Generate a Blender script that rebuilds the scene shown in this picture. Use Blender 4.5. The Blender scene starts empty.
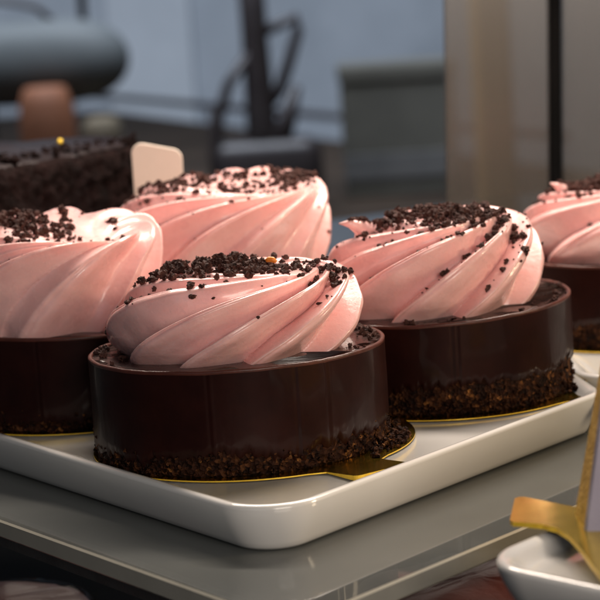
import bpy, math, random
from mathutils import Vector, Matrix, noise
from mathutils.bvhtree import BVHTree

S = 0.01                      # the scene is written in centimetres and built in metres
sc = bpy.context.scene
col = sc.collection
PI = math.pi

# ------------------------------------------------------------------ camera
F_PX, PITCH, ROLL, CAM_H = 1982.2, 0.1596, 0.0642, 12.606
cd = bpy.data.cameras.new('camera'); cam = bpy.data.objects.new('camera', cd); col.objects.link(cam)
fw = Vector((0, math.cos(PITCH), -math.sin(PITCH))); rt = Vector((1, 0, 0)); up = rt.cross(fw)
c_, s_ = math.cos(ROLL), math.sin(ROLL)
rt2 = rt * c_ - up * s_; up2 = rt * s_ + up * c_
cam.matrix_world = Matrix(((rt2.x, up2.x, -fw.x, 0), (rt2.y, up2.y, -fw.y, 0), (rt2.z, up2.z, -fw.z, CAM_H * S), (0, 0, 0, 1)))
cd.sensor_width = 36; cd.lens = F_PX / 600 * 36
cd.clip_start = 0.02; cd.clip_end = 60
cd.dof.use_dof = True; cd.dof.focus_distance = 0.525; cd.dof.aperture_fstop = 24
sc.camera = cam
sc.render.resolution_x = sc.render.resolution_y = 1024
sc.view_settings.view_transform = 'Standard'; sc.view_settings.look = 'None'
sc.view_settings.exposure = 0; sc.view_settings.gamma = 1
sc.cycles.use_denoising = True
sc.cycles.max_bounces = 10; sc.cycles.caustics_reflective = False; sc.cycles.caustics_refractive = False

# ------------------------------------------------------------------ world and lamps
w = bpy.data.worlds.new('World'); sc.world = w; w.use_nodes = True
w.node_tree.nodes['Background'].inputs[0].default_value = (0.75, 0.86, 1.0, 1)
w.node_tree.nodes['Background'].inputs[1].default_value = 0.045

def area(name, loc, target, size, size_y, power, colour):
    l = bpy.data.lights.new(name, 'AREA'); l.shape = 'RECTANGLE'; l.size = size * S; l.size_y = size_y * S
    l.energy = power; l.color = colour
    o = bpy.data.objects.new(name, l); col.objects.link(o)
    o.location = Vector(loc) * S
    d = Vector(target) - Vector(loc)
    o.rotation_euler = d.to_track_quat('-Z', 'Y').to_euler()
    return o
# LED strip under the top of the case, above and a little behind the cakes
area('led_strip_lamp', (3, 72, 30), (-1, 57, 2.5), 36, 3.5, 2.45, (1.0, 0.85, 0.73))
# warm shop lamps to the right of the case
area('shop_lamp', (42, 46, 15), (1, 53, 1), 5, 5, 0.62, (1.0, 0.78, 0.52))
# street window behind the photographer, cool
area('street_window_lamp', (-45, -35, 42), (-2, 55, 0), 50, 40, 0.28, (0.72, 0.84, 1.0))
# soft fill added on the customers' side to light the cake fronts
area('front_fill_lamp', (22, -12, 24), (0, 54, 2), 36, 18, 2.1, (1.0, 0.87, 0.76))
# unseen fill added to brighten the pastries under the shelf
area('lower_fill_lamp', (1, 69, -2.4), (2, 52, -8), 24, 1.5, 0.02, (1.0, 0.86, 0.74))
# unseen cool lamp added to light the wall and things behind the case
area('room_fill_lamp', (-30, 295, 170), (-20, 580, -10), 180, 90, 100, (0.80, 0.88, 1.0))

# ------------------------------------------------------------------ helpers
def mesh(name, verts, faces, mat=None, parent=None, smooth=True, kind=None, mats=None, fmat=None):
    me = bpy.data.meshes.new(name)
    me.from_pydata([(v[0] * S, v[1] * S, v[2] * S) for v in verts], [], faces)
    for m in (mats or [mat]):
        me.materials.append(m)
    if fmat:
        for p, i in zip(me.polygons, fmat): p.material_index = i
    if smooth:
        for p in me.polygons: p.use_smooth = True
    me.update()
    o = bpy.data.objects.new(name, me); col.objects.link(o)
    if parent: o.parent = parent
    if kind: o['kind'] = kind
    return o

def empty(name, loc, rz=0):
    o = bpy.data.objects.new(name, None); col.objects.link(o)
    o.location = Vector(loc) * S; o.rotation_euler = (0, 0, rz); o.empty_display_size = 0.01
    return o

def tag(o, label, cat, group=None):
    o['label'] = label; o['category'] = cat
    if group: o['group'] = group
    return o

class MB:
    def __init__(self): self.v = []; self.f = []
    def add(self, v, f):
        n = len(self.v); self.v += v; self.f += [tuple(i + n for i in q) for q in f]
    def build(self, name, mat, parent=None, smooth=True, **k):
        return mesh(name, self.v, self.f, mat, parent, smooth, **k)
    def box(self, x0, x1, y0, y1, z0, z1, b=0.0):
        """a box with chamfered vertical and horizontal edges"""
        ring = rounded_poly([(x0, y0), (x1, y0), (x1, y1), (x0, y1)], b, 0, 4) if b else [(x0, y0), (x1, y0), (x1, y1), (x0, y1)]
        if b:
            lv = [(b, z0), (b * .3, z0 + b * .3), (0, z0 + b), (0, z1 - b), (b * .3, z1 - b * .3), (b, z1)]
            rings = [[(p[0], p[1], z) for p in rounded_poly([(x0, y0), (x1, y0), (x1, y1), (x0, y1)], b * 1.4, i, 4)] for i, z in lv]
        else:
            rings = [[(p[0], p[1], z) for p in ring] for z in (z0, z1)]
        self.loft(rings)
    def loft(self, rings, cap=True):
        n = len(rings[0]); v = [p for r in rings for p in r]; f = []
        for k in range(len(rings) - 1):
            for i in range(n):
                j = (i + 1) % n
                f.append((k * n + i, k * n + j, (k + 1) * n + j, (k + 1) * n + i))
        if cap:
            f.append(tuple(range(n))[::-1]); f.append(tuple((len(rings) - 1) * n + i for i in range(n)))
        self.add(v, f)
    def tube(self, pts, rad, n=14):
        rings = []
        for i, p in enumerate(pts):
            p = Vector(p)
            t = (Vector(pts[min(i + 1, len(pts) - 1)]) - Vector(pts[max(i - 1, 0)])).normalized()
            a = t.cross(Vector((0.13, 1, 0.21))).normalized(); b = t.cross(a)
            r = rad[i] if isinstance(rad, (list, tuple)) else rad
            rings.append([tuple(p + a * (r * math.cos(2 * PI * k / n)) + b * (r * math.sin(2 * PI * k / n))) for k in range(n)])
        self.loft(rings)
    def lathe(self, prof, n=64, cx=0, cy=0):
        """prof: (r, z) from the bottom centre to the top centre, outside only"""
        self.loft([[(cx + r * math.cos(2 * PI * k / n), cy + r * math.sin(2 * PI * k / n), z) for k in range(n)] for r, z in prof])

def rounded_poly(pts, rad, inset, seg=10, per=0):
    """counter-clockwise convex polygon, corners rounded by rad, then moved inwards by inset; per extra points per side"""
    n = len(pts); out = []
    rads = rad if isinstance(rad, (list, tuple)) else [rad] * n
    for i in range(n):
        p = Vector(pts[i]); a = (Vector(pts[i - 1]) - p).normalized(); b = (Vector(pts[(i + 1) % n]) - p).normalized()
        r = rads[i]
        half = a.angle(b) / 2
        cen = p + (a + b).normalized() * (r / math.sin(half))
        na = Vector((a.y, -a.x)); nb = Vector((-b.y, b.x))     # outward normals
        if na.dot(p - cen) < 0: na = -na
        if nb.dot(p - cen) < 0: nb = -nb
        a0 = math.atan2(na.y, na.x); a1 = math.atan2(nb.y, nb.x)
        while a1 < a0: a1 += 2 * PI
        rr = r - inset
        for k in range(seg + 1):
            t = a0 + (a1 - a0) * k / seg
            out.append((cen.x + rr * math.cos(t), cen.y + rr * math.sin(t)))
    if per:
        res = []
        m = seg + 1
        for i in range(n):
            res += out[i * m:(i + 1) * m]
            p = out[(i + 1) * m - 1]; q = out[((i + 1) * m) % (n * m)]
            for k in range(1, per):
                t = k / per; res.append((p[0] + (q[0] - p[0]) * t, p[1] + (q[1] - p[1]) * t))
        out = res
    return out

# ------------------------------------------------------------------ materials
class M:
    def __init__(self, name):
        self.m = bpy.data.materials.new(name); self.m.use_nodes = True
        self.nt = self.m.node_tree; self.b = self.nt.nodes['Principled BSDF']
    def set(self, **k):
        for n, v in k.items():
            self.b.inputs[n.replace('_', ' ')].default_value = v
        return self
    def node(self, t, **k):
        n = self.nt.nodes.new(t)
        for a, v in k.items():
            if a in n.inputs: n.inputs[a].default_value = v
            else: setattr(n, a, v)
        return n
    def link(self, a, b): self.nt.links.new(a, b)
    def coords(self, scale=(1, 1, 1)):
        tc = self.node('ShaderNodeTexCoord'); mp = self.node('ShaderNodeMapping')
        mp.inputs['Scale'].default_value = scale
        self.link(tc.outputs['Object'], mp.inputs['Vector']); return mp.outputs[0]
    def noise(self, scale, detail=4, rough=.55, vec=None, dist=0):
        n = self.node('ShaderNodeTexNoise'); n.inputs['Scale'].default_value = scale
        n.inputs['Detail'].default_value = detail; n.inputs['Roughness'].default_value = rough; n.inputs['Distortion'].default_value = dist
        self.link(vec or self.coords(), n.inputs['Vector']); return n.outputs['Fac']
    def ramp(self, fac, stops):
        r = self.node('ShaderNodeValToRGB'); e = r.color_ramp.elements
        while len(e) < len(stops): e.new(0.5)
        for el, (p, c) in zip(e, stops):
            el.position = p; el.color = (*c, 1) if len(c) == 3 else c
        self.link(fac, r.inputs[0]); return r.outputs[0]
    def bump(self, fac, strength, dist):
        b = self.node('ShaderNodeBump'); b.inputs['Strength'].default_value = strength; b.inputs['Distance'].default_value = dist
        self.link(fac, b.inputs['Height'])
        prev = self.b.inputs['Normal']
        if prev.is_linked: self.link(prev.links[0].from_socket, b.inputs['Normal'])
        self.link(b.outputs[0], self.b.inputs['Normal'])
    def base(self, sock): self.link(sock, self.b.inputs['Base Color'])
    def rough(self, fac, lo, hi):
        mr = self.node('ShaderNodeMapRange'); mr.inputs['To Min'].default_value = lo; mr.inputs['To Max'].default_value = hi
        self.link(fac, mr.inputs['Value']); self.link(mr.outputs[0], self.b.inputs['Roughness'])


def g3(v): return (v, v, v)

# pink piped cream
cm = M('pink_cream')
cm.base(cm.ramp(cm.noise(160, 5), [(0.25, (0.85, 0.485, 0.46)), (0.75, (0.89, 0.55, 0.52))]))
cm.set(Coat_Weight=.35, Coat_Roughness=.06, Subsurface_Weight=0.28, Subsurface_Radius=(1.0, 0.45, 0.32), Subsurface_Scale=0.003, Specular_IOR_Level=0.55)
cm.rough(cm.noise(220, 4), 0.18, 0.38)
cm.bump(cm.noise(420, 6, .6), 0.16, 0.0009)
cm.bump(cm.noise(2600, 3, .6), 0.06, 0.0002)
pv = cm.node('ShaderNodeTexVoronoi'); pv.inputs['Scale'].default_value = 380; cm.link(cm.coords(), pv.inputs['Vector'])
cm.bump(cm.ramp(pv.outputs['Distance'], [(0.06, (0, 0, 0)), (0.16, (1, 1, 1))]), 0.10, 0.0004)
CREAM = cm.m

# chocolate glaze
ch = M('chocolate_glaze')
ch.base(ch.ramp(ch.noise(90, 6, .6), [(0.3, (0.013, 0.0032, 0.0025)), (0.72, (0.024, 0.0060, 0.0043))]))
ch.set(Specular_IOR_Level=0.12, Coat_Weight=.12, Coat_Roughness=.08)
ch.rough(ch.noise(55, 7, .7, ch.coords((1, 1, .35)), 1.0), 0.16, 0.62)
ch.bump(ch.noise(60, 3), 0.12, 0.002); ch.bump(ch.noise(900, 4), 0.06, 0.0004)
GLAZE = ch.m
rm = M('chocolate_rim')
rm.base(rm.ramp(rm.noise(200, 5), [(0.3, (0.055, 0.015, 0.0095)), (0.7, (0.105, 0.028, 0.018))]))  # redder and lighter than the glaze: rim highlight put into the colour
rm.set(Roughness=0.36, Subsurface_Weight=0.15, Subsurface_Scale=0.002)
rm.bump(rm.noise(700, 4), 0.15, 0.0006)
RIM = rm.m
gn = M('ganache')
gn.base(gn.ramp(gn.noise(120, 6), [(0.3, (0.028, 0.012, 0.010)), (0.75, (0.055, 0.026, 0.022))]))
gn.rough(gn.noise(150, 5), 0.16, 0.4); gn.bump(gn.noise(240, 5), 0.2, 0.0012)
GANACHE = gn.m
# biscuit base
bs = M('biscuit_crumb')
v = bs.node('ShaderNodeTexVoronoi'); v.inputs['Scale'].default_value = 950; bs.link(bs.coords(), v.inputs['Vector'])
bmx = bs.node('ShaderNodeMath', operation='MULTIPLY')
bs.link(v.outputs['Color'], bmx.inputs[0]); bs.link(bs.ramp(bs.noise(130, 4, .6), [(0.36, g3(.58)), (0.64, g3(1.22))]), bmx.inputs[1])
bs.base(bs.ramp(bmx.outputs[0], [(0.15, (0.012, 0.005, 0.0035)), (0.5, (0.036, 0.0125, 0.006)), (0.74, (0.10, 0.038, 0.014)), (0.95, (0.30, 0.125, 0.033))]))
bs.set(Roughness=0.75, Specular_IOR_Level=.12); bs.bump(v.outputs['Distance'], 0.9, 0.0012); bs.bump(bs.noise(1500, 5), .5, .0006)
BISCUIT = bs.m
cr = M('chocolate_crumb')
cr.base(cr.ramp(cr.noise(700, 4), [(0.3, (0.022, 0.0082, 0.0065)), (0.7, (0.092, 0.036, 0.027))]))
cr.set(Roughness=0.7, Specular_IOR_Level=0.25); cr.bump(cr.noise(2200, 4), .6, .0005)
CRUMB = cr.m
zs = M('orange_peel'); zs.base(zs.ramp(zs.noise(800, 3), [(0.3, (0.85, 0.22, 0.02)), (0.7, (0.95, 0.36, 0.05))])); zs.set(Roughness=.3); PEEL = zs.m
gd = M('gold_card')
gd.base(gd.ramp(gd.noise(25, 2, .5), [(0.3, (0.82, 0.58, 0.06)), (0.7, (0.88, 0.65, 0.09))]))
gd.set(Metallic=1.0); gd.rough(gd.noise(200, 3), .14, .22); gd.bump(gd.noise(40, 2), .08, .002)
GOLD = gd.m
ge = M('gold_card_edge'); ge.set(Base_Color=(0.85, 0.50, 0.05, 1), Metallic=.35, Roughness=.4); GOLD_EDGE = ge.m
ge.base(ge.ramp(ge.noise(500, 4), [(0.3, (0.80, 0.50, 0.03)), (0.7, (0.98, 0.68, 0.07))]))
pc = M('white_porcelain')
pc.base(pc.ramp(pc.noise(40, 5), [(0.3, (0.79, 0.775, 0.74)), (0.7, (0.82, 0.81, 0.78))]))
pc.set(Coat_Weight=.6, Coat_Roughness=.06); pc.rough(pc.noise(90, 4), .12, .2); pc.bump(pc.noise(35, 2), .04, .002)
PORCELAIN = pc.m

def mix_glass(name, tint, milk, milk_amt, rough, milk_scale=70, gloss=1, ior=1.5):
    m = M(name); nt = m.nt; out = nt.nodes['Material Output']; nt.nodes.remove(m.b)
    tr = m.node('ShaderNodeBsdfTransparent'); tr.inputs[0].default_value = (*tint, 1)
    df = m.node('ShaderNodeBsdfDiffuse')
    m.link(m.ramp(m.noise(milk_scale, 6, .6), [(0.3, tuple(x * .9 for x in milk)), (0.7, milk)]), df.inputs[0])
    gl = m.node('ShaderNodeBsdfGlossy'); gl.inputs['Roughness'].default_value = rough
    fr = m.node('ShaderNodeFresnel'); fr.inputs[0].default_value = ior
    a = m.node('ShaderNodeMixShader'); a.inputs[0].default_value = milk_amt
    m.link(tr.outputs[0], a.inputs[1]); m.link(df.outputs[0], a.inputs[2])
    b = m.node('ShaderNodeMixShader'); 
    if gloss < 1:
        mu = m.node('ShaderNodeMath', operation='MULTIPLY'); mu.inputs[1].default_value = gloss
        m.link(fr.outputs[0], mu.inputs[0]); m.link(mu.outputs[0], b.inputs[0])
    else: m.link(fr.outputs[0], b.inputs[0])
    m.link(a.outputs[0], b.inputs[1]); m.link(gl.outputs[0], b.inputs[2])
    m.link(b.outputs[0], out.inputs['Surface'])
    return m.m
SHELF_GLASS = mix_glass('shelf_glass', (.62, .70, .66), (.14, .149, .142), .80, .035, ior=1.85)  # grey milk stands in for reflected surroundings on the pane
EDGE_GLASS = mix_glass('shelf_glass_edge', (.50, .56, .53), (.40, .39, .34), .80, .15)
BRIGHT_EDGE = mix_glass('edge_gleam_glass', (.6, .6, .5), (.72, .68, .56), .85, .2)  # pale diffuse tint puts the gleam of the edge into the colour
DOOR_GLASS = mix_glass('frosted_door', (.70, .655, .60), (.22, .195, .175), .26, .25, 12)
FILM = mix_glass('clear_film', (.88, .86, .86), (.6, .5, .5), .0, .06, 70, .10)

def simple(name, c0, c1, scale, lo, hi, bump=0.2, bd=.002, metal=0, stretch=(1, 1, 1), spec=.5):
    m = M(name); vec = m.coords(stretch)
    m.base(m.ramp(m.noise(scale, 5, .6, vec), [(0.3, c0), (0.7, c1)])); m.set(Metallic=metal, Specular_IOR_Level=spec)
    m.rough(m.noise(scale * 2, 4, .6, vec), lo, hi); m.bump(m.noise(scale * 3, 4, .6, vec), bump, bd)
    return m.m
RAIL = simple('brushed_rail', (.10, .095, .09), (.16, .15, .14), 90, .3, .5, metal=.6)
BLACK = simple('black_rubber', (.003, .003, .003), (.006, .0055, .0055), 60, .8, .95, spec=.08)
TAGCARD = simple('cream_card', (.78, .70, .60), (.83, .75, .65), 40, .6, .75, .05)
DARKCAKE = simple('dark_cake_crumb', (.004, .002, .002), (.016, .007, .0065), 150, .8, .95, .8, .003, spec=.12)
DARKTOP = simple('dark_cake_glaze', (.010, .006, .007), (.02, .012, .014), 60, .3, .5, .5)
WALL = simple('back_wall_paint', (.31, .345, .39), (.47, .51, .565), 2.2, .5, .7, .02)  # cloudy mottling puts uneven background brightness into the paint
WALL2 = simple('wall_bright_tone', (.40, .435, .48), (.56, .60, .65), 2.0, .5, .7, .02)  # paler copy of the wall colour, painting in a brighter stretch
COUNTER = simple('dark_counter', (.026, .018, .013), (.055, .038, .027), 6, .8, .95, .05, spec=.15)
FLOOR = simple('case_floor', (.018, .014, .014), (.04, .032, .03), 30, .8, .9, .1)
OLIVE = simple('olive_cardboard', (.075, .072, .06), (.15, .142, .118), 4, .6, .8, .1)
OLIVE2 = simple('grey_cardboard', (.10, .10, .10), (.16, .155, .15), 9, .6, .8, .1)
IRON = simple('dark_iron', (.022, .017, .018), (.036, .028, .029), 20, .35, .55, .1)
GREYBLUE = simple('grey_blue_cover', (.085, .098, .102), (.12, .132, .137), 8, .55, .75, .1)
TERRA = simple('terracotta', (.20, .075, .035), (.28, .105, .05), 14, .6, .8, .2)
TAN = simple('tan_reflection', (.52, .34, .12), (.62, .42, .17), 7, .6, .8, .1)
CARTON = simple('drab_carton', (.12, .095, .06), (.17, .135, .09), 7, .7, .85, .1)
SPONGE = simple('yellow_sponge', (.52, .27, .03), (.78, .47, .09), 260, .45, .7, .6, .002)
LILAC = simple('lilac_wrap', (.40, .36, .43), (.48, .44, .51), 30, .2, .35, .15)
BERRY = simple('red_berry', (.5, .03, .03), (.62, .06, .05), 200, .3, .5, .3)
PINKPASTRY = simple('pink_brown_pastry', (.40, .12, .115), (.55, .20, .18), 45, .3, .5, .12, .002)

# ------------------------------------------------------------------ crumbs
ICO = None
def ico():
    global ICO
    if ICO is None:
        t = (1 + 5 ** .5) / 2
        v = [Vector(p).normalized() for p in ((-1, t, 0), (1, t, 0), (-1, -t, 0), (1, -t, 0), (0, -1, t), (0, 1, t), (0, -1, -t), (0, 1, -t), (t, 0, -1), (t, 0, 1), (-t, 0, -1), (-t, 0, 1))]
        f = [(0, 11, 5), (0, 5, 1), (0, 1, 7), (0, 7, 10), (0, 10, 11), (1, 5, 9), (5, 11, 4), (11, 10, 2), (10, 7, 6), (7, 1, 8), (3, 9, 4), (3, 4, 2), (3, 2, 6), (3, 6, 8), (3, 8, 9), (4, 9, 5), (2, 4, 11), (6, 2, 10), (8, 6, 7), (9, 8, 1)]
        cache = {}; f2 = []
        def mid(a, b):
            k = (min(a, b), max(a, b))
            if k not in cache:
                v.append((v[a] + v[b]).normalized()); cache[k] = len(v) - 1
            return cache[k]
        for a, b, c in f:
            x, y, z = mid(a, b), mid(b, c), mid(c, a)
            f2 += [(a, x, z), (b, y, x), (c, z, y), (x, y, z)]
        ICO = ([tuple(p) for p in v], f2)
    return ICO
def lump(mb, p, r, rng):
    v, f = ico(); o = Vector((rng.uniform(-50, 50), rng.uniform(-50, 50), 0))
    sx, sy, sz = rng.uniform(.75, 1.3), rng.uniform(.75, 1.3), rng.uniform(.6, 1.05)
    rot = Matrix.Rotation(rng.uniform(0, 6.28), 3, 'Z') @ Matrix.Rotation(rng.uniform(0, 3), 3, 'X')
    out = []
    for q in v:
        q = Vector(q)
        k = 1 + .8 * noise.noise(q * 1.5 + o) + .55 * noise.noise(q * 3.7 + o)
        q = rot @ Vector((q.x * sx, q.y * sy, q.z * sz)) * (r * k)
        out.append((p[0] + q.x, p[1] + q.y, p[2] + q.z))
    mb.add(out, f)

# ------------------------------------------------------------------ the cake
def cream_mesh(R, H, N, amp, tw, seed, crest=.33, sharp=1.25, box=.60, tilt=(0, 0), beak=None, swirl=2.2, lean=.5, apex=(0, 0, 0)):
    rng = random.Random(seed)
    nth, ns = 520, 150
    a0 = math.radians(-28)
    gain = [rng.uniform(.8, 1.18) for _ in range(N)]
    subg = [max(0, rng.uniform(-.25, .20)) for _ in range(N)]; subp = [rng.uniform(.55, .8) for _ in range(N)]
    ph = rng.uniform(0, 6.28); so = Vector((seed * 7.3, seed * 3.1, 0))
    V = []; Fc = []
    for i in range(ns + 1):
        s = i / ns
        a = a0 + (PI / 2 - a0) * s
        ca, sa = max(math.cos(a), 0), math.sin(a)
        r = R * ca ** box; z = H * (sa - math.sin(a0)) / (1 - math.sin(a0))
        if s < .12: r *= .985 + .015 * (s / .12)
        wgt = (.85 + .15 * min(1, s / .3)) * (1 - s ** 5)
        phi = tw * s ** 1.2 + swirl * s ** 6
        for k in range(nth):
            th = 2 * PI * k / nth
            tt = th - phi + .08 * math.sin(2 * (th - phi) + ph) + .055 * math.sin(3 * (th - phi) + 2 * ph)
            u = (tt * N / (2 * PI)) % N
            idx = int(u) % N; u -= int(u)
            x = u / crest if u < crest else (1 - u) / (1 - crest)
            h = x ** sharp
            h = h - .26 * max(0, (h - .66) / .34) ** 2        # soften the crest a touch
            h += subg[idx] * max(0, 1 - abs(u - subp[idx]) / .13) ** 1.3 * min(1, s * 6)
            g0, g1, gm = gain[idx - 1], gain[idx], gain[(idx + 1) % N]
            # blend the gain across the valleys so neighbouring ridges join
            g = g1
            d = amp * g * wgt * (h - .45)
            d *= min(1, r / (R * .42))
            q = Vector((r * math.cos(th), r * math.sin(th), z))
            d += .10 * noise.noise(q * .55 + so) + .035 * noise.noise(q * 1.6 + so)
            # fine drag lines left by the nozzle teeth, running along the ridges
            d += .013 * noise.noise(Vector((tt * 17, s * 3, seed))) * wgt + .030 * noise.noise(Vector((tt * 3, s * 16, seed + 4))) * h ** 4 * wgt
            rr = max(.0, r + d * (ca ** .5)); zz = z + d * max(0, sa) * (.85 - .45 * s)
            tl = th - lean * h * amp * wgt / max(rr, R * .35)
            px, py = rr * math.cos(tl), rr * math.sin(tl)
            zz += (tilt[0] * px + tilt[1] * py) * s
            sh_ = s ** 2.2
            V.append((px + apex[0] * sh_, py + apex[1] * sh_, zz + apex[2] * sh_))
    for i in range(ns):
        for k in range(nth):
            j = (k + 1) % nth
            Fc.append((i * nth + k, i * nth + j, (i + 1) * nth + j, (i + 1) * nth + k))
    Fc.append(tuple(ns * nth + k for k in range(nth)))
    mb = MB(); mb.add(V, Fc)
    if beak:
        mb.tube(*beak)
    return mb

def board_mesh(Rb, tab_dir, tab_len, tab_w, bend=0.0, th=.035):
    """round cake card with a square tab: outline counter-clockwise, flat with a slightly lifted tab"""
    pts = []; a = math.radians(tab_dir); hw = tab_w / 2; half = math.asin(hw / Rb)
    fil = .45
    n = 110
    for k in range(n + 1):
        t = a + half + .10 + (2 * PI - 2 * half - .20) * k / n
        pts.append((Rb * math.cos(t), Rb * math.sin(t)))
    ux, uy = math.cos(a), math.sin(a); vx, vy = -uy, ux
    base = Rb * math.cos(half); c = .13
    tabp = [(base + .12, -hw - .02), (base + .3, -hw)] + [(base + .3 + (tab_len - c - .3) * k / 5, -hw) for k in range(1, 6)]
    tabp += [(base + tab_len - c * (1 - math.sin(q)), -hw + c * (1 - math.cos(q))) for q in (.5, 1.0, PI / 2)]
    tabp += [(x, -y) for x, y in reversed(tabp)]
    pts += [(ux * x + vx * y, uy * x + vy * y) for x, y in tabp]
    def zof(x, y):
        d = x * ux + y * uy - base; e = abs(x * vx + y * vy)
        return bend * (max(0, d) / max(tab_len, .01)) ** 1.3 if e < hw + .2 else 0
    return pts, zof, th

def make_board(name, loc, Rb, tab_dir, tab_len, tab_w, bend, label):
    pts, zof, th = board_mesh(Rb, tab_dir, tab_len, tab_w, bend)
    n = len(pts)
    V = [(x, y, zof(x, y)) for x, y in pts] + [(x, y, zof(x, y) - th * (1 + 3.2 * min(1, max(0, (x * math.cos(math.radians(tab_dir)) + y * math.sin(math.radians(tab_dir)) - Rb) / tab_len)))) for x, y in pts]
    # rings towards the centre so the lifted tab stays smooth
    Fc = [tuple(range(n)), tuple(range(2 * n - 1, n - 1, -1))]; fm = [0, 0]
    for i in range(n):
        j = (i + 1) % n; Fc.append((i, n + i, n + j, j)); fm.append(1)
    o = mesh(name, V, Fc, None, None, smooth=False, mats=[GOLD, GOLD_EDGE], fmat=fm)
    o.location = Vector(loc) * S
    return tag(o, label, 'cake board', 'gold boards under the mousse cakes')

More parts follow.
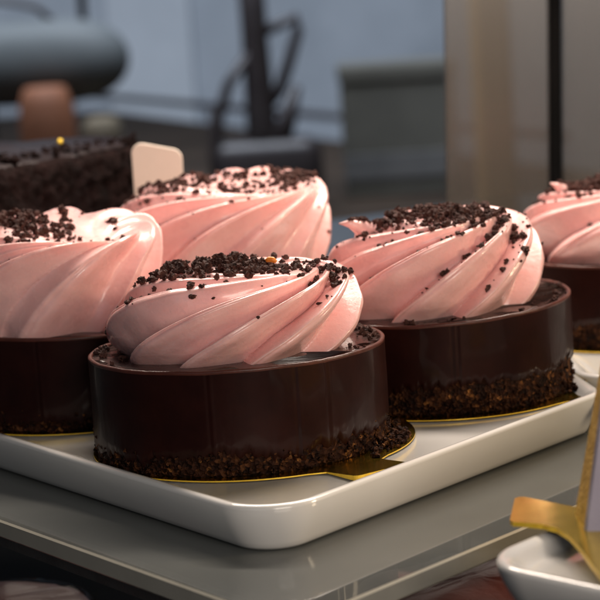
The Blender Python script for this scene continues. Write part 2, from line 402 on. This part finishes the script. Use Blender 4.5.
def make_cake(name, x, y, R, h, label, cream, crumbs, tilt=(0, 0), coff=(0, 0), seed=1, glaze_low=.75, glaze_amp=.35, glaze_dir=(0, 0), peel=None, edge_bits=(), crumb_gain=1.5):
    rng = random.Random(seed * 11 + 5)
    root = tag(empty(name, (x, y, 0)), label, 'cake', 'chocolate cakes topped with pink cream swirls')
    tx, ty = tilt
    n = 640
    so = Vector((seed * 5.1, 0, 0))
    seams = [rng.uniform(-2.9, -.2) for _ in range(3)]
    def top(px, py): return h + tx * px + ty * py
    # glazed side wall, with an uneven lower edge above the biscuit base, and a rolled rim
    prof_n = 14
    rings = []
    for k in range(prof_n + 1):
        t = k / prof_n
        ring = []
        for i in range(n):
            th = 2 * PI * i / n; c, s = math.cos(th), math.sin(th)
            lo = glaze_low + glaze_amp * noise.noise(Vector((c * 1.6, s * 1.6, 0)) + so) + .22 * noise.noise(Vector((c * 6, s * 6, 3)) + so) + .20 * noise.noise(Vector((c * 17, s * 17, 3)) + so) + .13 * noise.noise(Vector((c * 41, s * 41, 3)) + so) + glaze_dir[0] * math.cos(th - math.radians(glaze_dir[1]))
            lo = max(.06, lo)
            rr = R + .02 * noise.noise(Vector((c * 2, s * 2, t * 2)) + so) + .05 * (1 - t) * noise.noise(Vector((c * 5, s * 5, t)) + so)
            for sm in seams:
                dth = math.atan2(math.sin(th - sm), math.cos(th - sm)); rr -= .022 * math.exp(-(dth / .008) ** 2) - .012 * math.exp(-((dth - .02) / .012) ** 2)
            ht = top(rr * c, rr * s) - .10 + .02 * noise.noise(Vector((c * 4, s * 4, 9)) + so)
            z = lo + (ht - lo) * t
            if k == 0: rr -= .07
            ring.append((rr * c, rr * s, z))
        rings.append(ring)
    gmb = MB(); gmb.loft(rings, cap=False)
    body = gmb.build('glazed_side', GLAZE, root)
    rings = []
    for (dr, dz) in ((-.002, -.105), (.004, -.06), (.0, -.03), (-.03, -.008), (-.065, 0), (-.10, -.01), (-.125, -.04), (-.13, -.09)):
        ring = []
        for i in range(n):
            th = 2 * PI * i / n; c, s = math.cos(th), math.sin(th)
            rr = R + dr + .02 * noise.noise(Vector((c * 2, s * 2, 2)) + so)
            wv = 0.02 * noise.noise(Vector((c * 4, s * 4, 9)) + so) + .008 * noise.noise(Vector((c * 15, s * 15, 9)) + so)
            ring.append((rr * c, rr * s, top(rr * c, rr * s) + dz + wv))
        rings.append(ring)
    rmb = MB(); rmb.loft(rings, cap=False); rmb.build('rim', RIM, body)
    # ganache surface inside the rim
    rings = []
    for k in range(13):
        r = (R - .10) * (1 - k / 12.5)
        rings.append([(r * math.cos(2 * PI * i / 96), r * math.sin(2 * PI * i / 96), top(r * math.cos(2 * PI * i / 96), r * math.sin(2 * PI * i / 96)) - .055 + .005 * noise.noise(Vector((r * math.cos(2 * PI * i / 96), r * math.sin(2 * PI * i / 96), 5)) + so)) for i in range(96)])
    tmb = MB(); tmb.loft(rings); tmb.build('ganache_top', GANACHE, root)
    # biscuit base
    rings = []; nz = 16
    for k in range(nz + 1):
        z = 1.5 * k / nz; ring = []
        for i in range(360):
            th = 2 * PI * i / 360; c, s = math.cos(th), math.sin(th)
            q = Vector((c * R, s * R, z))
            d = .09 * noise.noise(q * 3.2 + so) + .07 * noise.noise(q * 7.5 + so) + .03 * noise.noise(q * 16 + so)
            rr = R - .05 - .05 * min(1, z / .8) + d * (1 - .72 * min(1, z / .9)) - (.05 if k == 0 else 0)
            ring.append((rr * c, rr * s, z))
        rings.append(ring)
    bmb = MB(); bmb.loft(rings)
    for _ in range(420):
        th = rng.uniform(0, 2 * PI); z = rng.betavariate(1.2, 2.6) * .8
        r = rng.uniform(.02, .065)
        lump(bmb, ((R - .02) * math.cos(th), (R - .02) * math.sin(th), z + .04), r, rng)
    bmb.build('biscuit_base', BISCUIT, root, smooth=True)
    # cream swirl
    cmb = cream_mesh(seed=seed, **cream)
    cmb.v = [(p[0] + coff[0], p[1] + coff[1], p[2] + h - .11 + tx * p[0] + ty * p[1]) for p in cmb.v]
    cmb.build('cream_swirl', CREAM, root)
    bvh = BVHTree.FromPolygons([Vector(p) for p in cmb.v], cmb.f)
    kb = MB()
    for (cx, cy, sx, sy, num, rmin, rmax, pile) in crumbs:
        for _ in range(int(num * crumb_gain)):
            gx, gy = rng.gauss(0, .5), rng.gauss(0, .5)
            px, py = cx + coff[0] + gx * sx, cy + coff[1] + gy * sy
            hit = bvh.ray_cast(Vector((px, py, h + 9)), Vector((0, 0, -1)))
            zz = hit[0].z if hit[0] else top(px, py) - .03
            if not hit[0] and math.hypot(px, py) > R - .2: continue
            r = (rmin * .45 + (rmax * 1.15 - rmin * .45) * rng.random() ** 2.2)
            zc = zz + r * .22 + pile * rng.random() * math.exp(-(gx * gx + gy * gy) * 1.6)
            for q in range(rng.choice((1, 1, 2, 3, 4))):
                k = rng.uniform(.45, .95) if q else 1
                lump(kb, (px + rng.uniform(-.9, .9) * r * (q > 0), py + rng.uniform(-.9, .9) * r * (q > 0), zc + rng.uniform(-.3, .5) * r * (q > 0)), r * k * .85, rng)
    for th, num in edge_bits:                     # crumbs lying on the ganache beside the rim
        for _ in range(num):
            t = math.radians(th + rng.gauss(0, 5)); rr = R - .18 - abs(rng.gauss(0, .16)); r = rng.uniform(.03, .085)
            lump(kb, (rr * math.cos(t), rr * math.sin(t), top(rr * math.cos(t), rr * math.sin(t)) - .03 + r * .5), r, rng)
    o = kb.build('crumb_topping', CRUMB, root, smooth=False); o['kind'] = 'stuff'
    if peel:
        pm = MB(); px, py = peel
        hit = bvh.ray_cast(Vector((px, py, h + 9)), Vector((0, 0, -1))); z = hit[0].z + .22
        pm.tube([(px - .13, py, z), (px - .04, py + .02, z + .03), (px + .06, py, z + .02), (px + .15, py - .04, z - .04)], [.05, .085, .085, .05], 10)
        pm.build('orange_peel', PEEL, root)
    return root

# ------------------------------------------------------------------ plates
def make_plate(name, pts, rad, z_rim, z_floor, z_base, label, inset_base=.55):
    lv = [(inset_base + .9, z_base + .10), (inset_base + .15, z_base + .08), (inset_base + .05, z_base), (inset_base - .06, z_base + .015), (inset_base - .16, z_base + .10)]
    hgt = z_rim - z_base
    for k in range(1, 9):
        t = k / 8
        lv.append(((inset_base - .16) * (1 - t) ** 1.5, z_base + .10 + (hgt - .22) * t))
    lv += [(.0, z_rim - .10), (.02, z_rim - .05), (.06, z_rim - .018), (.12, z_rim), (.19, z_rim - .008), (.26, z_rim - .035)]
    dep = z_rim - z_floor
    for k in range(1, 7):
        t = k / 6
        lv.append((.26 + .4 * t, z_rim - .035 - (dep - .035) * (t * t * (3 - 2 * t))))
    rings = []
    for ins, z in lv:
        rr = rounded_poly(pts, rad, ins, 14, 10)
        rings.append([(x, y, z + .008 * noise.noise(Vector((x * .12, y * .12, 3)))) for x, y in rr])
    mb = MB(); mb.loft(rings)
    o = mb.build(name, PORCELAIN)
    return tag(o, label, 'plate')

make_plate('serving_plate', [(-1.11, 45.2), (8.65, 56.5), (6.6, 72.0), (-20.0, 70.8)], [1.5, 1.2, 2, 2], .25, -.075, -1.0,
           'white porcelain plate with raised rim carrying four pink topped chocolate cakes')
make_plate('serving_plate', [(8.45, 58.75), (24, 60.0), (23, 75), (7.6, 74)], 1.3, .18, -.075, -1.0,
           'white plate under the rearmost right cake, only a little rim showing')
make_plate('serving_plate', [(3.3, 41.05), (13.3, 30.6), (22.5, 39.5), (12.4, 51.0)], 1.5, .10, -.25, -1.0,
           'white plate cut off by the lower right corner, holding the yellow slice')

# ------------------------------------------------------------------ mousse cakes and their boards
FT = (-1.84, 54.17); RTC = (4.28, 59.5); LTC = (-6.9, 60.7); BK = (-2.0, 67.2); FAR = (11.48, 67.64)
make_cake('mousse_cake', *FT, 4.12, 2.77, 'foremost chocolate mousse cake with pink cream swirl and orange peel sliver on its crumbs',
          dict(R=3.25, H=2.35, N=9, amp=1.08, tw=1.7, tilt=(-.02, .05), lean=.6, apex=(1.5, -.2, -.2), swirl=1.2),
          [(-.6, .1, 2.3, 1.7, 400, .04, .12, .34), (.9, .1, 1.2, .9, 60, .04, .09, .05), (2.3, -.4, .8, 1.4, 46, .04, .10, .04), (2.9, -.4, .35, 1.2, 34, .04, .1, .03), (-2.4, .0, .6, .6, 12, .04, .09, .03), (0, 0, 4, 4, 16, .02, .06, 0)],
          tilt=(.003, -.020), coff=(-.12, 0), seed=3, glaze_low=.40, glaze_amp=.26, glaze_dir=(.16, -30), peel=(1.1, -.1), edge_bits=((20, 26), (2, 10), (172, 12), (-30, 4)))
make_cake('mousse_cake', *RTC, 3.92, 2.77, 'chocolate mousse cake right of the foremost, pink swirl with small beak at left',
          dict(R=3.1, H=2.7, N=9, amp=1.02, tw=1.75, box=.52, tilt=(0, .04), lean=.6, apex=(.6, -.2, 0), swirl=1.6, beak=([(-1.9, -.3, 2.35), (-2.1, -.5, 2.62), (-2.42, -.7, 2.78), (-2.72, -.8, 2.83)], [.34, .24, .12, .02])),
          [(.1, -.5, 2.4, 2.0, 360, .04, .12, .28), (1.3, -1.0, 1.2, 1.3, 190, .04, .11, .14), (2.1, -1.3, .7, .9, 40, .05, .11, .06), (-1.3, -.4, 1, .8, 60, .04, .09, .08), (0, -.6, 3.6, 3, 26, .03, .07, 0)],
          tilt=(.033, .012), coff=(-.25, 0), seed=7, glaze_low=.58, glaze_amp=.34, glaze_dir=(.36, -30), edge_bits=((-25, 6), (10, 5)))
make_cake('mousse_cake', *LTC, 3.97, 2.77, 'leftmost chocolate mousse cake, its tall smooth pink swirl cut by the photo edge',
          dict(R=3.4, H=4.45, N=10, amp=.66, tw=1.25, crest=.42, sharp=1.7, box=.58, tilt=(-.04, .16), swirl=.8, apex=(2.1, -1.1, -1.95)),
          [(-.9, -.4, 2.3, 2.2, 300, .04, .13, .36), (.9, -1.0, .9, .8, 16, .05, .11, .03), (0, -.5, 4, 3, 7, .03, .06, 0)],
          tilt=(-.015, -.012), coff=(-.95, -.3), seed=12, glaze_low=.28, glaze_amp=.2, crumb_gain=1.35)
make_cake('mousse_cake', *BK, 3.95, 2.77, 'rear chocolate mousse cake before the cream card, pink swirl widely sprinkled with crumbs',
          dict(R=3.65, H=4.15, N=11, amp=.64, tw=1.35, crest=.40, sharp=1.7, box=.50, tilt=(-.05, .14), swirl=.8, apex=(2.1, -1.0, -1.0)),
          [(-.3, -.2, 3.6, 2.6, 260, .04, .11, .10), (-2.0, -.4, 1.3, 1.6, 90, .04, .11, .06), (2.6, .2, .8, 1.6, 110, .05, .12, .05), (3.2, .5, .5, 1.2, 80, .05, .12, .05), (0, -1, 4.5, 3, 70, .03, .08, 0), (1.2, -1.2, 1.4, 1.0, 40, .05, .1, 0)],
          coff=(-.8, -.2), seed=19, glaze_low=.5, crumb_gain=1.35)
make_cake('mousse_cake', *FAR, 3.95, 2.77, 'rearmost right chocolate mousse cake on its own plate, pink swirl cut by the photo edge',
          dict(R=3.6, H=2.35, N=9, amp=.80, tw=1.7, box=.55, beak=([(-2.0, -.2, 2.05), (-2.25, -.3, 2.3), (-2.5, -.4, 2.5), (-2.72, -.45, 2.6)], [.32, .22, .11, .02])),
          [(-.9, -.3, 2.0, 1.4, 260, .05, .12, .30), (-1, -1, 2.4, 2, 40, .04, .09, 0)],
          seed=23, glaze_low=.7)

make_board('cake_board', (FT[0] + .32, FT[1] + .05, 0), 4.5, -54, 1.38, 1.8, .10, 'gold board with square tab under the foremost mousse cake')
make_board('cake_board', (*RTC, -.002), 4.3, -30, 2.7, 1.6, .50, 'gold board with tab pointing right under the beaked swirl cake')
make_board('cake_board', (*LTC, -.004), 4.15, 150, 1.2, 1.7, .0, 'gold board under the leftmost mousse cake')
make_board('cake_board', (*BK, -.006), 4.1, 100, 1.2, 1.7, .0, 'gold board under the sprinkled mousse cake at the back')
make_board('cake_board', (*FAR, 0), 4.35, 40, 1.2, 1.7, .0, 'gold board under the rearmost right mousse cake')
lb = MB(); rng = random.Random(4)
for _ in range(150):
    t = math.radians(rng.gauss(-14, 10)); rr = 4.22 + abs(rng.gauss(0, .22))
    if rr > 4.68: continue
    r = rng.uniform(.035, .10)
    lump(lb, (FT[0] + rr * math.cos(t), FT[1] + rr * math.sin(t), r * .6 + rng.random() * .25 * (4.7 - rr)), r, rng)
for _ in range(40):
    t = math.radians(rng.gauss(-18, 5)); rr = 3.98 + abs(rng.gauss(0, .15)); r = rng.uniform(.03, .09)
    lump(lb, (RTC[0] + rr * math.cos(t), RTC[1] + rr * math.sin(t), r * .6 + rng.random() * .3 * max(0, 4.4 - rr)), r, rng)
o = lb.build('loose_crumbs', BISCUIT, None, smooth=False); o['kind'] = 'stuff'
tag(o, 'dark biscuit crumbs fallen on the gold boards at the right feet of two cakes', 'crumbs')

# ------------------------------------------------------------------ glass shelf
sh = tag(empty('glass_shelf', (0, 55, -1.5)), 'greyish glass shelf with polished edges, corner towards the viewer, under the big white plate', 'shelf')
def local(pts, oy=55, oz=-1.5): return [(p[0], p[1] - oy, p[2] - oz) for p in pts]
KS = Vector((-.62, 40.9)); e1 = Vector((math.cos(.8308), math.sin(.8308))); e2 = Vector((math.cos(2.2184), math.sin(2.2184)))
quad = [KS, KS + e1 * 62, KS + e1 * 62 + e2 * 42, KS + e2 * 62]
def slab(z1, z0, ins1, ins0, cap=True):
    r = []
    for ins, z in ((ins0, z0), (ins1, z1)):
        r.append(local([(x, y, z) for x, y in rounded_poly([tuple(q) for q in quad], .35, ins, 6)]))
    m = MB(); m.loft(r, cap); return m
# pane: top sheet, bottom sheet and edge band
m = MB(); pl = rounded_poly([tuple(q) for q in quad], .35, .05, 6); n = len(pl)
m.add(local([(x, y, -1.005) for x, y in pl]), [tuple(range(n))]); m.build('pane', SHELF_GLASS, sh, smooth=False)
slab(-1.06, -1.45, 0, 0, False).build('side_face', EDGE_GLASS, sh)
slab(-1.008, -1.06, .05, 0, False).build('top_chamfer', BRIGHT_EDGE, sh)
slab(-1.45, -1.50, 0, .05, False).build('bottom_chamfer', BRIGHT_EDGE, sh)
# metal rail under the front edge
m = MB()
a = KS + e2 * 1.2 + e1 * .9; b = KS + e2 * 55 + e1 * .9
nn = e1 * .5
m.loft([local([(p.x, p.y, -2.25), ((p + nn).x, (p + nn).y, -2.25), ((p + nn).x, (p + nn).y, -1.53), (p.x, p.y, -1.53)]) for p in (a, b)])
m.build('support_rail', RAIL, sh, smooth=False)

# a second pane carries the lower right plate
q2 = [(3.9, 41.0), (13.3, 31.2), (30, 45), (14, 52)]
s2 = tag(empty('glass_shelf', (14, 42, -1.5)), 'clear glass shelf pane directly beneath the lower right plate', 'shelf')
def loc2(p, z): return [(x - 14, y - 42, z + 1.5) for x, y in p]
p2 = rounded_poly(q2, .4, .05, 6)
m = MB(); m.add(loc2(p2, -1.01), [tuple(range(len(p2)))]); m.build('pane', SHELF_GLASS, s2, smooth=False)
m = MB(); m.loft([loc2(rounded_poly(q2, .4, 0, 6), z) for z in (-1.45, -1.02)], False); m.build('side_face', EDGE_GLASS, s2)

# lower level of the case
mesh('case_floor', [(-60, 20, -13), (60, 20, -13), (60, 100, -13), (-60, 100, -13)], [(0, 1, 2, 3)], FLOOR, kind='structure')

def pastry(name, loc, rz, sx, sy, sz, label, seed):
    root = tag(empty(name, loc, rz), label, 'pastry', 'film wrapped pastries on the lower level')
    rng = random.Random(seed); so = Vector((seed * 3.7, 1, 0))
    def shell(grow, amp, fr):
        rings = []
        for ins, z in ((.9, 0), (.3, .1), (0, .5), (0, sz - .7), (.2, sz - .25), (.6, sz - .05), (1.2, sz), (min(sx, sy) * .32, sz + .05), (min(sx, sy) * .46, sz + .06)):
            ring = []
            for x, y in rounded_poly([(-sx / 2, -sy / 2), (sx / 2, -sy / 2), (sx / 2, sy / 2), (-sx / 2, sy / 2)], min(sx, sy) * .47, 0, 14, 10):
                k = 1 - ins / (min(sx, sy) * .5)
                q = Vector((x * k, y * k, z))
                d = grow + amp * noise.noise(q * fr + so) + amp * .5 * abs(noise.noise(q * fr * 2.3 + so))
                l = math.hypot(x, y)
                ring.append((x * k + x / l * d * (0.3 + .7 * k), y * k + y / l * d * (0.3 + .7 * k), z + d * (1 if z > .4 else 0)))
            rings.append(ring)
        mb = MB(); mb.loft(rings); return mb
    shell(0, .12, .8).build('pastry_body', PINKPASTRY, root)
    shell(.12, .10, .9).build('clear_film', FILM, root, smooth=True)
    return root
pastry('wrapped_pastry', (4.4, 53.4, -8.4), .55, 7.6, 6, 4.2, 'pink brown pastry in shiny clear film below the shelf, beside the lower right plate', 3)
pastry('wrapped_pastry', (-10.2, 57.6, -8.4), .05, 7, 6, 3.0, 'dull pink pastry in clear film below the shelf at the lower left corner', 8)
# a riser that carries them
m = MB(); m.box(-16, 14, 44, 66, -13, -8.42, .3); tag(m.build('display_riser', FLOOR, None, smooth=False), 'dark low riser under the shelf carrying the film wrapped pastries', 'riser')

# ------------------------------------------------------------------ lower right: slice on a gold board
pts = [(4.45, 43.08), (4.62, 43.0), (5.06, 42.72), (5.33, 42.35), (5.5, 41.75), (5.60, 40.9), (5.72, 38.66), (6.6, 36.8), (15.0, 41.5), (12, 46.5), (6.1, 43.95), (5.93, 44.05), (4.95, 45.15), (4.83, 45.17), (4.72, 45.05), (4.4, 43.25)]
cx, cy = 8.0, 42.0
n = len(pts)
V = [(x - cx, y - cy, .08) for x, y in pts] + [(x - cx, y - cy, -.03) for x, y in pts]
Fc = [tuple(range(n)), tuple(range(2 * n - 1, n - 1, -1))] + [(i, n + i, n + (i + 1) % n, (i + 1) % n) for i in range(n)]
o = mesh('cake_board', V, Fc, None, None, False, mats=[GOLD, GOLD_EDGE], fmat=[0, 0] + [1] * n)
o.location = Vector((cx, cy, .25)) * S
tag(o, 'bright gold board with its tab over the rim of the lower right plate', 'cake board')
sl = tag(empty('cake_slice', (8, 42, .3)), 'tall yellow cake slice in lilac wrap cut off by the right photo edge', 'cake slice')
def prism(base, top, z0, z1, name, mat, seg=10):
    mb = MB(); rings = []
    for k in range(seg + 1):
        t = k / seg
        rings.append([(b[0] + (q[0] - b[0]) * t - 8, b[1] + (q[1] - b[1]) * t - 42, z0 + (z1 - z0) * t) for b, q in zip(base, top)])
    mb.loft(rings); return mb.build(name, mat, sl, smooth=False)
prism([(5.90, 43.5), (5.98, 42.3), (12.2, 41.0), (12.0, 45.5)], [(7.0, 43.5), (7.02, 42.6), (12.3, 41.4), (12.0, 45.3)], .0, 5.2, 'sponge', SPONGE)
prism([(5.90, 42.1), (5.94, 41.95), (12.4, 40.6), (12.4, 40.85)], [(6.74, 42.5), (6.78, 42.35), (12.4, 41.0), (12.4, 41.2)], .02, 4.6, 'lilac_wrap', LILAC)
mb = MB()
mb.lathe([(.0, 0), (.3, .02), (.42, .2), (.4, .42), (.22, .6), (.0, .64)], 20, 7.5 - 8, 43.0 - 42)
mb.v = [(a, b, c + 4.75) for a, b, c in mb.v]; mb.build('red_berry', BERRY, sl)

# ------------------------------------------------------------------ behind the cakes: dark cake, card, case doors
dk = tag(empty('chocolate_cake', (-10, 76, -1)), 'dark crumb coated chocolate cake block behind the leftmost pink cake', 'cake')
foot = [(-12.2, 67.6), (-6.1, 75.8), (-6.2, 81.5), (-17.5, 84.5)]
so = Vector((4, 2, 9)); rings = []
for k in range(61):
    t = k / 60; z = 7.7 * t; ring = []
    for x, y in rounded_poly(foot, .55, .18 if k == 60 else (.05 if k in (0, 59) else 0), 8, 70):
        d = .10 * noise.noise(Vector((x * 1.7, y * 1.7, z * 1.7)) + so) + .16 * noise.noise(Vector((x * 3.6, y * 3.6, z * 3.6)))
        ring.append((x + 10 + d, y - 76 - d, z + (.05 * noise.noise(Vector((x, y, 1))) if k > 56 else 0)))
    rings.append(ring)
mb = MB(); mb.loft(rings); mb.build('crumb_side', DARKCAKE, dk)
mb = MB(); rings = []; fcx, fcy = -10.2, 77.0
for ins, kk, z in ((.25, 1, 7.60), (.20, 1, 7.72), (.40, 1, 7.80), (.50, .9, 7.84), (.50, .72, 7.9), (.50, .5, 7.94), (.50, .25, 7.96), (.50, .05, 7.96)):
    rings.append([((fcx + (x - fcx) * kk) + 10, (fcy + (y - fcy) * kk) - 76, z + .30 * noise.noise(Vector((fcx + (x - fcx) * kk, fcy + (y - fcy) * kk, 1)) * .45)) for x, y in rounded_poly(foot, .6, ins, 8, 26)])
mb.loft(rings); mb.build('glazed_top', DARKTOP, dk)
mb = MB(); r_ = random.Random(2)
for _ in range(120):
    t = r_.random(); lump(mb, (-11.5 + 5.2 * t + 10 + r_.gauss(0, .35), 70 + 7 * t - 76 + r_.gauss(.8, .7), 7.88), r_.uniform(.05, .16), r_)
o = mb.build('top_crumbs', DARKCAKE, dk, smooth=False); o['kind'] = 'stuff'
mb = MB(); lump(mb, (-8.9 + 10, 77 - 76, 8.02), .085, r_); mb.build('gold_fleck', GOLD_EDGE, dk)

cdr = tag(empty('price_card', (-4.86, 72, -1)), 'blank cream card with rounded corners standing behind the sprinkled cake', 'price card')
mb = MB(); rings = []
for yy, ins in ((-.06, .03), (-.04, 0), (.04, 0), (.06, .03)):
    rings.append([(x, yy, z) for x, z in rounded_poly([(-.92, 4.2), (.82, 4.2), (.93, 7.8), (-.91, 8.25)], .38, ins, 8)])
mb.loft(rings); o = mb.build('card', TAGCARD, cdr, smooth=False)
mb = MB(); mb.box(-.25, .25, .07, .2, .25, 5.0, .04); mb.box(-.8, .8, -.5, .7, 0.01, .25, .08); mb.build('card_holder', BLACK, cdr, smooth=False)

YD = 86.0
def door(x0, x1, z0, z1, label, y, name='sliding_door'):
    root = tag(empty(name, ((x0 + x1) / 2, y, z0)), label, 'door', 'frosted doors closing the back of the case')
    root.rotation_euler = (0, math.radians(2.2), 0)
    hw = (x1 - x0) / 2; h = z1 - z0
    mb = MB(); mb.box(-hw, hw, -.25, .25, 0, h, .06); mb.build('pane', DOOR_GLASS, root, smooth=False)
    return root
def dx(px, yp=100): return px
D1 = door(6.5, 11.0, -1, 18, 'frosted glass door panel between the open gap and the black door edge', YD)
mb = MB(); mb.box(4.5 / 2 + .02, 4.5 / 2 + .50, -.55, .4, 0, 19, .08); mb.build('black_edge', BLACK, D1, smooth=False)
door(11.6, 24, -1, 18, 'frosted glass door panel right of the black door edge', YD + .2)

# ------------------------------------------------------------------ room behind the case; some blurred things approximate glass reflections
ZC = -25.0
def slab_obj(name, pts, z0, z1, mat, **k):
    mb = MB(); mb.loft([[(x, y, z) for x, y in pts] for z in (z0, z1)]); return mb.build(name, mat, None, smooth=False, **k)
mb = MB(); mb.box(-230, 230, 660, 670, -150, 170, 0); tag(mb.build('back_wall', WALL, None, smooth=False), 'blue grey wall of the room far behind the case', 'wall')
mb = MB(); mb.box(-58, -30, 656, 659.9, -60, 170, .5); tag(mb.build('wall_bright_band', WALL2, None, smooth=False), 'paler blue band painted on the far wall for its brighter stretch', 'panel')
slab_obj('room_floor', [(-300, 95), (300, 95), (300, 659), (-300, 659)], -152, -150.5, COUNTER, kind='structure')
mb = MB(); mb.loft([[(x, y, z) for x, y in [(-110, 130), (120, 130), (120, 203), (9.5, 468), (-60, 648), (-110, 648)]] for z in (ZC - 4, ZC)])
tag(mb.build('counter', COUNTER, None, smooth=False), 'dark brown counter top behind the case under blurred things', 'counter')
mb = MB(); mb.tube([(-110, 609, -10.5), (60, 430, -24.5)], .9, 10); 
for px, py, pz in ((-100, 598.5, -11.4), (-60, 556.4, -14.7), (-20, 514, -18)): mb.tube([(px, py, ZC - 3), (px, py, pz)], .7, 8)
tag(mb.build('counter_rail', IRON, None), 'thin dark rail running above the far edge of the brown counter', 'rail')

# dark iron stand with curved arms
st = tag(empty('iron_stand', (-4.7, 330, ZC)), 'dark iron stand with a thick post and curved arms, blurred behind the cakes', 'stand')
mb = MB(); mb.tube([(0, 0, .2), (.2, 0, 14), (0, 0, 30), (-.2, 0, 52)], [3.4, 2.6, 2.2, 2.3], 16); mb.build('post', IRON, st)
mb = MB(); mb.tube([(-7.4, -2, .2), (-7.8, -2, 10), (-6.8, -2, 16), (-4.8, -2, 21.5), (-1.2, -1, 26)], [1.2, 1.1, 1.0, .9, .9], 12); mb.build('arm', IRON, st)
mb = MB(); mb.tube([(1, 0, 29.5), (4, -1, 30.5), (7.0, -1, 31.6), (7.2, -1, 29.5), (5.6, -1, 25), (3.6, -1, 20), (.8, 0, 17)], [1.0, .9, .9, .9, 1.0, 1.1, 1.2], 12); mb.build('arm', IRON, st)
mb = MB(); mb.tube([(1.2, 0, 8), (4.6, -1, 15), (6.4, -1, 20.5)], [2.6, 1.5, .8], 12); mb.build('arm', IRON, st)
mb = MB(); mb.box(-8.5, 10.0, -4, 5, 0.02, 12.0, 2.2); mb.build('foot', IRON, st)

bx = tag(empty('storage_box', (16.6, 345, ZC)), 'dull olive lidded box on the brown counter left of the frosted door', 'box')
mb = MB(); mb.box(-7.3, 12, -6, 6, .02, 19.6, .5); mb.build('body', OLIVE, bx, smooth=False)
mb = MB(); mb.box(-7.6, 12.4, -6.4, 6.4, 19.62, 22.8, .5); mb.build('lid', OLIVE, bx, smooth=False)
mb = MB(); mb.box(-7.4, 12.1, -6.3, -6.02, 3.0, 7.5, .1); mb.build('label_strip', OLIVE2, bx, smooth=False)

cv = tag(empty('padded_cover', (-42, 330, ZC)), 'grey blue rounded padded cover at the upper left, blurred', 'cover')
mb = MB(); rings = []
for k in range(17):
    a = PI * k / 16; rr = math.sin(a) ** .55; zz = -math.cos(a)
    rings.append([((16.5 * rr) * math.copysign(abs(math.cos(t)) ** .75, math.cos(t)), 8 * rr * math.copysign(abs(math.sin(t)) ** .75, math.sin(t)), 27 + 7.0 * zz) for t in [2 * PI * i / 40 for i in range(40)]])
mb.loft(rings); mb.build('padding', GREYBLUE, cv)
mb = MB(); mb.tube([(9.3, 0, 31), (9.4, 0, 50)], .75, 10); mb.build('post', IRON, cv)
mb = MB(); mb.tube([(-16, -2, 38), (-4, -2, 37.5), (2, -2, 36), (6.0, -2, 32)], .6, 10); mb.build('hoop', IRON, cv)
mb = MB(); mb.box(-15, -7, -5, 5, .02, 21.2, .6); mb.build('leg', OLIVE, cv, smooth=False)
pt = tag(empty('terracotta_pot', (-38.4, 317, ZC)), 'round terracotta pot standing under the grey blue cover', 'pot')
mb = MB(); mb.lathe([(0, .02), (3.0, .02), (3.4, 4), (4.2, 11), (4.5, 17), (4.2, 21), (3.4, 23.2), (2.9, 23.5), (2.5, 23.3), (0, 22)], 32); mb.build('pot_body', TERRA, pt)
mb = MB(); mb.box(-33.6, -27.5, 320, 330, ZC + .02, ZC + 17.8, 1.8); tag(mb.build('tan_carton', CARTON, None, smooth=False), 'plain drab tan carton on the brown counter right of the terracotta pot', 'carton')
# tan sack added behind the door, standing for a warm reflection
mb = MB(); mb.box(28.6, 34.2, 300, 308, ZC + .02, 24, .8); tag(mb.build('tan_column', TAN, None, smooth=False), 'tall tan stand-in sack seen blurred through the frosted door panel', 'column')
